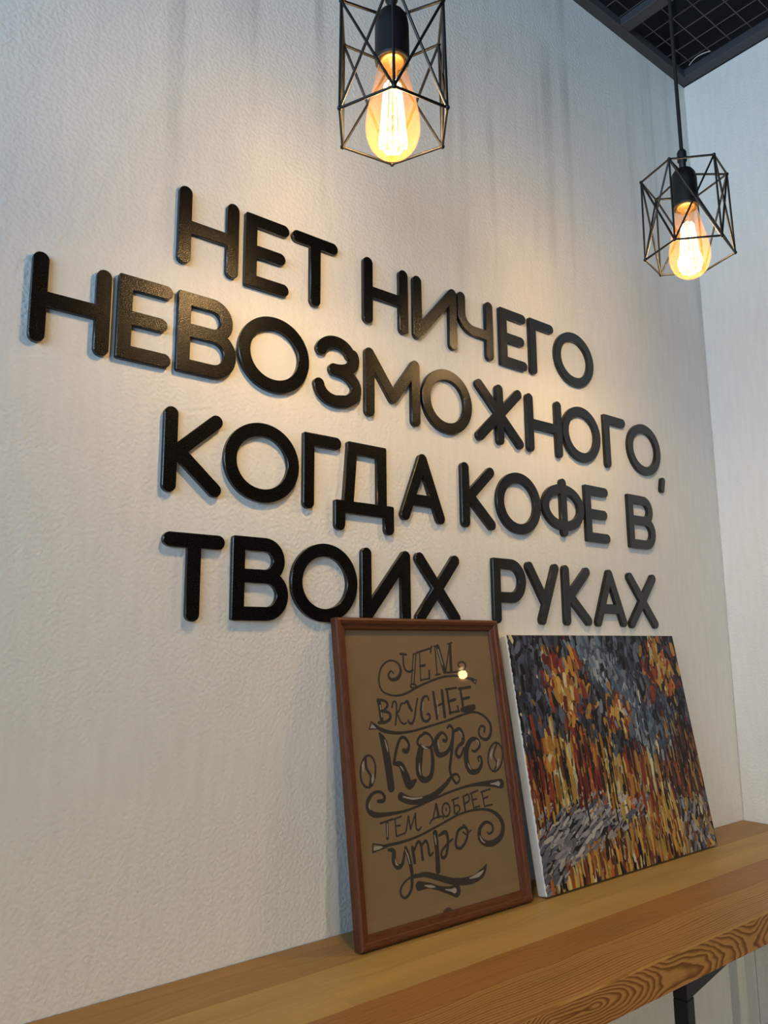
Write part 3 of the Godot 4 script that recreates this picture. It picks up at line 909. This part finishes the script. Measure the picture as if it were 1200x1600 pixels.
# ------------------------------------------------------------------ framed lettering
func stamp(im: Image, at: Vector2, radius: float, color: Color) -> void:
	var x0 := maxi(0, int(at.x - radius - 1.0))
	var x1 := mini(im.get_width() - 1, int(at.x + radius + 1.0))
	var y0 := maxi(0, int(at.y - radius - 1.0))
	var y1 := mini(im.get_height() - 1, int(at.y + radius + 1.0))
	for y in range(y0, y1 + 1):
		for x in range(x0, x1 + 1):
			var cover := clampf(radius + 0.5 - Vector2(x + 0.5, y + 0.5).distance_to(at), 0.0, 1.0)
			if cover > 0.0:
				im.set_pixel(x, y, im.get_pixel(x, y).lerp(color, cover))


func lettering(width: float, height: float) -> ImageTexture:
	var k := 3200.0   # pixels per metre
	var im := Image.create(int(width * k), int(height * k), false, Image.FORMAT_RGB8)
	var tone := soft_noise(61, 0.006, 2)
	var fibre := soft_noise(62, 0.3, 2)
	for y in im.get_height():
		for x in im.get_width():
			var f := 1.0 + tone.get_noise_2d(x, y) * 0.03 + fibre.get_noise_2d(x, y * 0.4) * 0.035
			im.set_pixel(x, y, Color(0.51 * f, 0.405 * f, 0.275 * f))
	var inks := [c8(44, 33, 27), c8(158, 148, 134), c8(60, 36, 24)]
	for s in INK_STROKES:
		var p: Array = s[1]
		var n := p.size() / 3
		var q := []
		for i in n:
			q.append(Vector3(p[i * 3] * 0.001 * k, im.get_height() - p[i * 3 + 1] * 0.001 * k, p[i * 3 + 2] * 0.00072 * k))
		for i in n - 1:
			var a: Vector3 = q[i]
			var b: Vector3 = q[i + 1]
			var before: Vector3 = q[maxi(i - 1, 0)]
			var after: Vector3 = q[mini(i + 2, n - 1)]
			var steps := maxi(2, int(Vector2(a.x - b.x, a.y - b.y).length() / 1.2))
			for j in steps + 1:
				var c := a.cubic_interpolate(b, before, after, float(j) / steps)
				stamp(im, Vector2(c.x, c.y), maxf(0.5, lerpf(a.z, b.z, float(j) / steps)), inks[s[0]])
	return ImageTexture.create_from_image(im)


func build_frame() -> void:
	var w := 0.325
	var h := 0.4234
	var tilt := deg_to_rad(7.592)
	var frame := thing("picture_frame", "brown wooden frame with black coffee lettering on kraft paper, leaning on the wall", "picture frame", Vector3(-1.1101, SHELF_TOP + 0.0020, 0.0804))
	frame.rotation.x = -tilt
	var profile := [Vector2(0, -0.015), Vector2(0, -0.0030), Vector2(0.0012, -0.0010), Vector2(0.0040, 0.0), Vector2(0.0080, -0.0012), Vector2(0.0095, -0.0032), Vector2(0.0150, -0.0046), Vector2(0.0168, -0.0085), Vector2(0.0168, -0.015)]
	var grain := wood_grain(171, c8(94, 51, 26), c8(66, 33, 15), 5.0, 1.6, 0.7)
	var m := wood(grain, 0.5)
	m.metallic_specular = 0.4
	var corners := [Vector2(0, 0), Vector2(w, 0), Vector2(w, h), Vector2(0, h)]
	for k in 4:
		var a: Vector2 = corners[k]
		var b: Vector2 = corners[(k + 1) % 4]
		var d := (b - a).normalized()
		var inward := Vector2(-d.y, d.x)
		var st := begin()
		var along := 0.0
		for i in profile.size():
			var p: Vector2 = profile[i]
			var q: Vector2 = profile[(i + 1) % profile.size()]
			var middle := (p + q) / 2.0 - Vector2(0.0084, -0.010)
			var out2 := inward * middle.x
			var pa := a + d * p.x + inward * p.x
			var pb := b - d * p.x + inward * p.x
			var qa := a + d * q.x + inward * q.x
			var qb := b - d * q.x + inward * q.x
			var v0 := along
			along += p.distance_to(q) / 0.05
			var len := a.distance_to(b) / 0.35
			flat_quad(st, Vector3(pa.x, pa.y, p.y), Vector3(pb.x, pb.y, p.y), Vector3(qb.x, qb.y, q.y), Vector3(qa.x, qa.y, q.y), Vector3(out2.x, out2.y, middle.y), [Vector2(p.x / 0.35, v0), Vector2(len - p.x / 0.35, v0), Vector2(len - q.x / 0.35, along), Vector2(q.x / 0.35, along)])
		part("frame_rail", st.commit(), m, frame)
	var backing := part("backing_board", bevel_box(Vector3(w - 0.0337, h - 0.0337, 0.0038), 0.0, Vector3(w / 2, h / 2, -0.0127)), plain(c8(150, 118, 80), 0.8), frame)
	var paper := begin()
	var z := -0.0105
	flat_quad(paper, Vector3(0.014, 0.014, z), Vector3(w - 0.014, 0.014, z), Vector3(w - 0.014, h - 0.014, z), Vector3(0.014, h - 0.014, z), Vector3.BACK, [Vector2(0.014 / w, 1.0 - 0.014 / h), Vector2(1.0 - 0.014 / w, 1.0 - 0.014 / h), Vector2(1.0 - 0.014 / w, 0.014 / h), Vector2(0.014 / w, 0.014 / h)])
	var pm := StandardMaterial3D.new()
	pm.albedo_texture = lettering(w, h)
	pm.roughness = 0.85
	pm.metallic_specular = 0.25
	tag(part("paper", paper.commit(), pm, frame), "kraft paper hand-lettered in black: чем вкуснее кофе тем добрее утро", "")
	var pane := StandardMaterial3D.new()
	pane.transparency = BaseMaterial3D.TRANSPARENCY_ALPHA
	pane.albedo_color = Color(0.9, 0.95, 0.93, 0.03)
	pane.roughness = 0.02
	var sheet := begin()
	flat_quad(sheet, Vector3(0.0165, 0.0165, -0.0092), Vector3(w - 0.0165, 0.0165, -0.0092), Vector3(w - 0.0165, h - 0.0165, -0.0092), Vector3(0.0165, h - 0.0165, -0.0092), Vector3.BACK)
	part("glass_pane", sheet.commit(), pane, frame)


# ------------------------------------------------------------------ painted canvas
func dab(im: Image, at: Vector2, long: float, wide: float, angle: float, color: Color) -> void:
	var reach := maxf(long, wide) + 1.0
	var c := cos(angle)
	var s := sin(angle)
	for y in range(maxi(0, int(at.y - reach)), mini(im.get_height(), int(at.y + reach) + 1)):
		for x in range(maxi(0, int(at.x - reach)), mini(im.get_width(), int(at.x + reach) + 1)):
			var dx := x - at.x
			var dy := y - at.y
			var u := (dx * c + dy * s) / long
			var v := (-dx * s + dy * c) / wide
			if u * u * u * u + v * v < 1.0:
				im.set_pixel(x, y, color)


func shade_of(list: Array) -> Color:
	var c: Color = list[rng.randi() % list.size()]
	var f := rng.randf_range(0.86, 1.12)
	var grey := (c.r + c.g + c.b) / 3.0
	return Color(lerpf(c.r, grey, 0.14) * f * 0.8, lerpf(c.g, grey, 0.14) * f * 0.8, lerpf(c.b, grey, 0.14) * f * 0.8)


# a plain stand-in: loose palette-knife dabs in autumn evening colours
func dabs() -> ImageTexture:
	var w := 1000
	var h := 800
	rng.seed = 5
	var im := Image.create(w, h, false, Image.FORMAT_RGB8)
	im.fill(c8(30, 27, 30))
	var night := [c8(30, 28, 34), c8(24, 22, 24), c8(66, 68, 88), c8(88, 94, 118), c8(50, 54, 72), c8(110, 118, 140), c8(72, 78, 84)]
	var blue := [c8(92, 116, 142), c8(112, 134, 156), c8(82, 98, 122), c8(140, 152, 166), c8(70, 84, 108), c8(176, 184, 190)]
	var fire := [c8(204, 98, 42), c8(176, 66, 38), c8(222, 146, 52), c8(150, 52, 36), c8(224, 168, 66), c8(120, 44, 34)]
	var gold := [c8(228, 180, 74), c8(206, 150, 50), c8(236, 206, 122), c8(188, 122, 38), c8(240, 226, 172)]
	var ground := [c8(150, 146, 154), c8(176, 172, 174), c8(120, 120, 132), c8(98, 102, 118), c8(206, 200, 194)]
	var umber := [c8(64, 42, 34), c8(112, 62, 42), c8(86, 52, 40), c8(34, 26, 26), c8(158, 92, 60), c8(186, 152, 92)]
	var spots := [Vector3(0.27, 0.22, 0.13), Vector3(0.86, 0.16, 0.13), Vector3(0.54, 0.36, 0.09), Vector3(0.13, 0.46, 0.07)]
	for i in 4200:
		var u := rng.randf()
		var v := rng.randf()
		var list := night
		var angle := PI / 2 + rng.randfn(0.0, 0.35)
		var size := rng.randf_range(8.0, 21.0)
		var slim := rng.randf_range(0.3, 0.6)
		var wave := 0.05 * sin(u * 9.0) + rng.randfn(0.0, 0.035)
		var near := 9.0
		for s in spots:
			near = minf(near, Vector2((u - s.x) * 1.35, v - s.y + 0.03 * sin(u * 40.0)).length() / s.z)
		if near + rng.randfn(0.0, 0.3) < 1.0:
			list = gold if rng.randf() > near else fire
			size *= 1.15
		elif v + wave < 0.55 and absf((u - 0.42) - (v - 0.05) * 0.72) < 0.11 + rng.randfn(0.0, 0.03):
			list = blue
		elif v + wave < 0.46:
			list = night
			if rng.randf() < 0.03:
				list = gold
		elif u > 0.72 + wave and v < 0.74:
			list = umber if rng.randf() < 0.8 else fire
			angle = PI / 2 + rng.randfn(0.0, 0.1)
			size *= 1.6
			slim *= 0.5
		elif v + wave < 0.76 - 0.18 * u:
			list = fire if fmod(u * 3.6 + 0.15, 1.0) < 0.55 else gold
			if rng.randf() < 0.16:
				list = umber
			angle = PI / 2 + rng.randfn(0.0, 0.1)
			size *= 1.6
			slim *= 0.6
		elif v + wave * 0.5 < 1.02 - 0.45 * u and u < 0.62:
			list = ground
			angle = -0.45 + rng.randfn(0.0, 0.2)
			slim *= 0.7
		elif u < 0.80:
			list = gold if rng.randf() < 0.55 else fire
			if rng.randf() < 0.18:
				list = umber
			angle = PI / 2 + rng.randfn(0.0, 0.07)
			size *= 1.5
			slim *= 0.55
		else:
			list = ground if rng.randf() < 0.55 else umber
			if rng.randf() < 0.15:
				list = gold
		dab(im, Vector2(u * w, v * h), size * 1.35, maxf(1.6, size * slim), angle, shade_of(list))
	for i in 46:   # dark upright knife strokes
		var u := rng.randf_range(0.02, 0.98)
		var v := rng.randf_range(0.36, 0.60)
		var x := u * w
		var y := v * h
		for j in rng.randi_range(5, 11):
			dab(im, Vector2(x, y), 13.0, rng.randf_range(1.8, 4.6), PI / 2 + rng.randfn(0.0, 0.06), shade_of([c8(32, 24, 24), c8(40, 28, 26), c8(26, 22, 26)]))
			y += 19.0
			x += rng.randfn(0.0, 1.2)
	for i in 130:
		dab(im, Vector2(rng.randf() * w, h * (0.6 + 0.4 * rng.randf())), rng.randf_range(3.0, 8.0), rng.randf_range(1.2, 3.0), PI / 2 + rng.randfn(0.0, 0.3), shade_of([c8(236, 226, 204), c8(222, 200, 150)]))
	return ImageTexture.create_from_image(im)


func build_canvas() -> void:
	var w := 0.5
	var h := 0.4
	var t := 0.018
	var tilt := deg_to_rad(9.337)
	var canvas := thing("painted_canvas", "unframed canvas of loose blue, orange and gold paint dabs, leaning on the wall", "painting", Vector3(-0.7610, SHELF_TOP + 0.0030, 0.0839))
	canvas.rotation.x = -tilt
	var cloth := plain(c8(222, 219, 210), 0.85)
	cloth.normal_enabled = true
	cloth.normal_texture = bump_texture(91, 0.25, 4.0, 512, 2)
	cloth.uv1_triplanar = true
	cloth.uv1_scale = Vector3.ONE * 6.0
	part("stretched_cloth", bevel_box(Vector3(w, h, t), 0.0018, Vector3(w / 2, h / 2, -t / 2)), cloth, canvas)
	var st := begin()
	var n := 120
	# the paint ends in a slightly ragged line along the left and top edges
	rng.seed = 12
	var y := 0.0
	var step := h / n
	var e0 := 0.001
	for i in n:
		var e1 := rng.randf_range(0.0002, 0.0026)
		flat_quad(st, Vector3(e0, y, 0.0003), Vector3(w - 0.0006, y, 0.0003), Vector3(w - 0.0006, y + step, 0.0003), Vector3(e1, y + step, 0.0003), Vector3.BACK, [Vector2(e0 / w, 1.0 - y / h), Vector2(1, 1.0 - y / h), Vector2(1, 1.0 - (y + step) / h), Vector2(e1 / w, 1.0 - (y + step) / h)])
		e0 = e1
		y += step
	var paint := StandardMaterial3D.new()
	paint.albedo_texture = dabs()
	paint.roughness = 0.55
	paint.metallic_specular = 0.35
	tag(part("paint_layer", st.commit(), paint, canvas), "dabs of dark blue, orange and gold paint", "")


# ------------------------------------------------------------------ room
func build_room() -> void:
	var white := plaster(0.24, 3)
	var smoother := plaster(0.06, 9)
	var top := 3.25
	var black := plain(c8(24, 24, 27), 0.9)
	var loft := top - CEILING_EDGE
	var back := structure("wall_back", bevel_box(Vector3(8.2, CEILING_EDGE, 0.2), 0.0, Vector3(-0.6, CEILING_EDGE / 2, -0.1)), white, Vector3.ZERO, "off-white streaky plaster wall bearing the black slogan", "wall")
	part("black_upper_band", bevel_box(Vector3(8.2, loft, 0.2), 0.0, Vector3(-0.6, CEILING_EDGE + loft / 2, -0.1)), black, back)
	var end := structure("wall_right", bevel_box(Vector3(0.12, CEILING_EDGE, 0.62), 0.003, Vector3(0.06, CEILING_EDGE / 2, 0.31)), smoother, Vector3.ZERO, "pale end wall in the corner beside the shelf", "wall")
	part("black_upper_band", bevel_box(Vector3(0.12, loft, 0.62), 0.0, Vector3(0.06, CEILING_EDGE + loft / 2, 0.31)), black, end)
	structure("floor", bevel_box(Vector3(8.2, 0.1, 5.2), 0.0, Vector3(-0.6, -0.05, 2.4)), plain(c8(84, 66, 48), 0.5), Vector3.ZERO, "warm brown cafe floor below the shelf", "floor")
	structure("ceiling", bevel_box(Vector3(8.2, 0.1, 5.2), 0.0, Vector3(-0.6, top + 0.05, 2.4)), black, Vector3.ZERO, "black ceiling above the wire mesh", "ceiling")
	structure("wall_far", bevel_box(Vector3(0.2, top, 5.2), 0.0, Vector3(3.4, top / 2, 2.4)), plain(c8(40, 34, 30), 0.8), Vector3.ZERO, "dark wall at the far end of the room", "wall")
	# window wall on the left: sill, lintel and piers round one wide opening
	var left := structure("wall_left", bevel_box(Vector3(0.2, 0.75, 5.2), 0.0, Vector3(-4.6, 0.375, 2.4)), smoother, Vector3.ZERO, "pale wall holding the wide window", "wall")
	part("lintel", bevel_box(Vector3(0.2, top - 2.85, 5.2), 0.0, Vector3(-4.6, (top + 2.85) / 2, 2.4)), smoother, left)
	part("pier", bevel_box(Vector3(0.2, 2.1, 0.5), 0.0, Vector3(-4.6, 1.80, 0.05)), smoother, left)
	part("pier", bevel_box(Vector3(0.2, 2.1, 0.5), 0.0, Vector3(-4.6, 1.80, 4.75)), smoother, left)
	var board := plain(c8(36, 30, 26), 0.8)
	structure("wall_front", bevel_box(Vector3(8.2, top, 0.2), 0.0, Vector3(-0.6, top / 2, 4.9)), board, Vector3.ZERO, "dark brown wall behind the viewer", "wall")
	var divider := thing("added_divider", "added unseen slatted wooden divider shading the lower walls from the window", "room divider", Vector3(-2.95, 0, 0.08))  # unseen, added to block daylight from the lower walls
	var slat_wood := plain(c8(128, 90, 56), 0.6)
	for k in 20:
		part("slat", bevel_box(Vector3(0.03, DIVIDER - 0.1, 0.196), 0.002, Vector3(0, (DIVIDER - 0.1) / 2 + 0.05, 0.1 + 0.2 * k)), slat_wood, divider)
	for y in [0.025, DIVIDER - 0.025]:
		part("rail", bevel_box(Vector3(0.05, 0.05, 4.0), 0.002, Vector3(0, y, 2.0)), slat_wood, divider)
	var dark := plain(c8(40, 40, 42), 0.5)
	var pane := StandardMaterial3D.new()
	pane.transparency = BaseMaterial3D.TRANSPARENCY_ALPHA
	pane.albedo_color = Color(0.95, 0.97, 1.0, 0.02)
	pane.roughness = 0.02
	var win := Node3D.new()
	win.name = "window_1"
	add_child(win, true)
	win.position = Vector3(-4.6, 0.75, 2.4)
	win.rotation.y = PI / 2
	tag(win, "wide dark-framed window behind the added slatted divider", "window", "", "structure")
	for k in 4:
		part("mullion", bevel_box(Vector3(0.05, 2.1, 0.06), 0.002, Vector3((k / 3.0 - 0.5) * 4.15, 1.05, 0)), dark, win)
	for y in [0.025, 2.075]:
		part("window_rail", bevel_box(Vector3(4.2, 0.05, 0.06), 0.002, Vector3(0, y, 0)), dark, win)
	part("glass_pane", bevel_box(Vector3(4.2, 2.1, 0.004), 0.0, Vector3(0, 1.05, 0)), pane, win)
	# ceiling edge: dark angle trim along both walls, a cross bar and the wire mesh above
	var bar := plain(c8(62, 64, 68), 0.6)
	structure("trim_1", bevel_box(Vector3(4.5, 0.022, 0.022), 0.001, Vector3(-2.25, CEILING_EDGE + 0.011, 0.011)), bar, Vector3.ZERO, "dark grey ceiling edge trim along the lettered wall", "trim")
	structure("trim_2", bevel_box(Vector3(0.031, 0.022, 0.598), 0.001, Vector3(-0.0155, CEILING_EDGE + 0.011, 0.321)), bar, Vector3.ZERO, "dark grey ceiling edge trim along the end wall", "trim")
	var runner := tag(part("ceiling_bar", bevel_box(Vector3(0.032, 0.02, 4.7), 0.001, Vector3(0, 0.010, 2.372)), bar, self, Vector3(-0.287, CEILING_EDGE + 0.0005, 0)), "dark grey bar crossing the ceiling near the corner", "bar") as Node3D
	for k in 3:
		var other := runner.duplicate() as Node3D
		other.name = numbered("ceiling_bar")
		add_child(other, true)
		other.position.x = -0.287 - 0.6 * (k + 1)
		other.set_meta("label", "dark grey ceiling bar, %s out from the one near the corner" % ["next", "second", "third"][k])
	var mesh_grid := thing("ceiling_mesh", "thin welded wire mesh laid over the dark ceiling bars", "wire mesh", Vector3(0, CEILING_EDGE + 0.023, 0))
	var wire := plain(c8(92, 88, 88), 0.5)
	var along := bevel_box(Vector3(2.6, 0.0016, 0.0016), 0.0, Vector3(-1.3, 0, 0))
	var across := bevel_box(Vector3(0.0016, 0.0016, 2.4), 0.0, Vector3(0, 0.0016, 1.2))
	for k in 46:
		part("wire", along, wire, mesh_grid, Vector3(-0.002, 0, 0.046 + 0.0502 * k))
	for k in 52:
		part("wire", across, wire, mesh_grid, Vector3(-0.0005 - 0.0502 * (k + 1), 0, 0.002))
	var scrap := []
	for k in 9:
		var f := k / 8.0
		scrap.append(Vector3(lerpf(-0.036, -0.040, f) - 0.010 * sin(f * PI), 0.0, lerpf(0.040, 0.098, f)))
	tag(part("cable_scrap", tube(scrap, 0.0011, 6), plain(c8(214, 214, 210), 0.6), self, Vector3(0, CEILING_EDGE + 0.0205, 0)), "short curved white cable end lying by the ceiling trim", "cable")


# ------------------------------------------------------------------ scene
const GLASS_GLOW := 0.38
const FILAMENT_GLOW := 7.0


func _ready() -> void:
	# camera
	var cam := Camera3D.new()
	cam.name = "camera"
	cam.fov = 65.989
	cam.near = 0.02
	add_child(cam, true)
	var forward := Vector3(0.61778442, 0.17019368, -0.76770862)
	var right := Vector3(0.77997315, -0.00856834, 0.62575432)
	var above := Vector3(-0.09992144, 0.98537338, 0.13803989)
	cam.transform = Transform3D(Basis(right, above, -forward).orthonormalized(), Vector3(-1.75138, SHELF_TOP + 0.37802, 0.92908))
	cam.current = true
	# daylight
	var env := Environment.new()
	env.background_mode = Environment.BG_SKY
	var sky := Sky.new()
	var air := ProceduralSkyMaterial.new()
	air.sky_top_color = Color(0.62, 0.76, 0.95)
	air.sky_horizon_color = Color(0.80, 0.88, 0.97)
	air.ground_bottom_color = Color(0.36, 0.36, 0.36)
	air.ground_horizon_color = Color(0.55, 0.56, 0.57)
	sky.sky_material = air
	env.sky = sky
	env.background_energy_multiplier = 1.0
	env.tonemap_mode = Environment.TONE_MAPPER_LINEAR
	env.tonemap_exposure = 1.0
	env.sdfgi_enabled = true
	env.ssao_enabled = true
	env.ssil_enabled = true
	var world := WorldEnvironment.new()
	world.name = "surroundings"
	world.environment = env
	add_child(world, true)
	var day := AreaLight3D.new()
	day.name = "window_daylight"
	day.area_size = Vector2(4.1, 2.0)
	day.light_color = Color(0.72, 0.87, 1.0)
	day.light_energy = 22.5
	day.area_range = 14.0
	day.shadow_enabled = true
	add_child(day, true)
	day.position = Vector3(-4.48, 1.80, 2.4)
	day.rotation.y = -PI / 2
	build_room()
	build_shelf()
	build_letters()
	build_frame()
	build_canvas()
	build_pendant("black wire cage pendant lamp hanging before the words НЕТ НИЧЕГО", Vector3(-1.2107, SHELF_TOP + 0.9859, 0.2805), -0.671, LAMP, 1)
	build_pendant("black wire cage pendant lamp hanging by the room corner", Vector3(-0.5935, SHELF_TOP + 1.0124, 0.3028), -1.3606, LAMP, 0)
	build_pendant("black wire cage pendant lamp out in the room, mirrored in the frame glass", Vector3(2.0, SHELF_TOP + 0.97, 2.90), 0.2, LAMP, 1)
	build_added_dome_lamp("added unseen black dome lamp for warm fill, the one farther from the window", Vector3(-1.15, SHELF_TOP + 0.08, 2.6))
	build_added_dome_lamp("added unseen black dome lamp for warm fill, on the window side", Vector3(-2.05, SHELF_TOP + 0.08, 2.6))


const CAGE_SCALE := 0.922
const LAMP := 0.143
const DOME_FILL := 0.85  # energy of the added warm fill lamps
const DIVIDER := 1.60  # height of the added divider, sets how far up daylight is blocked
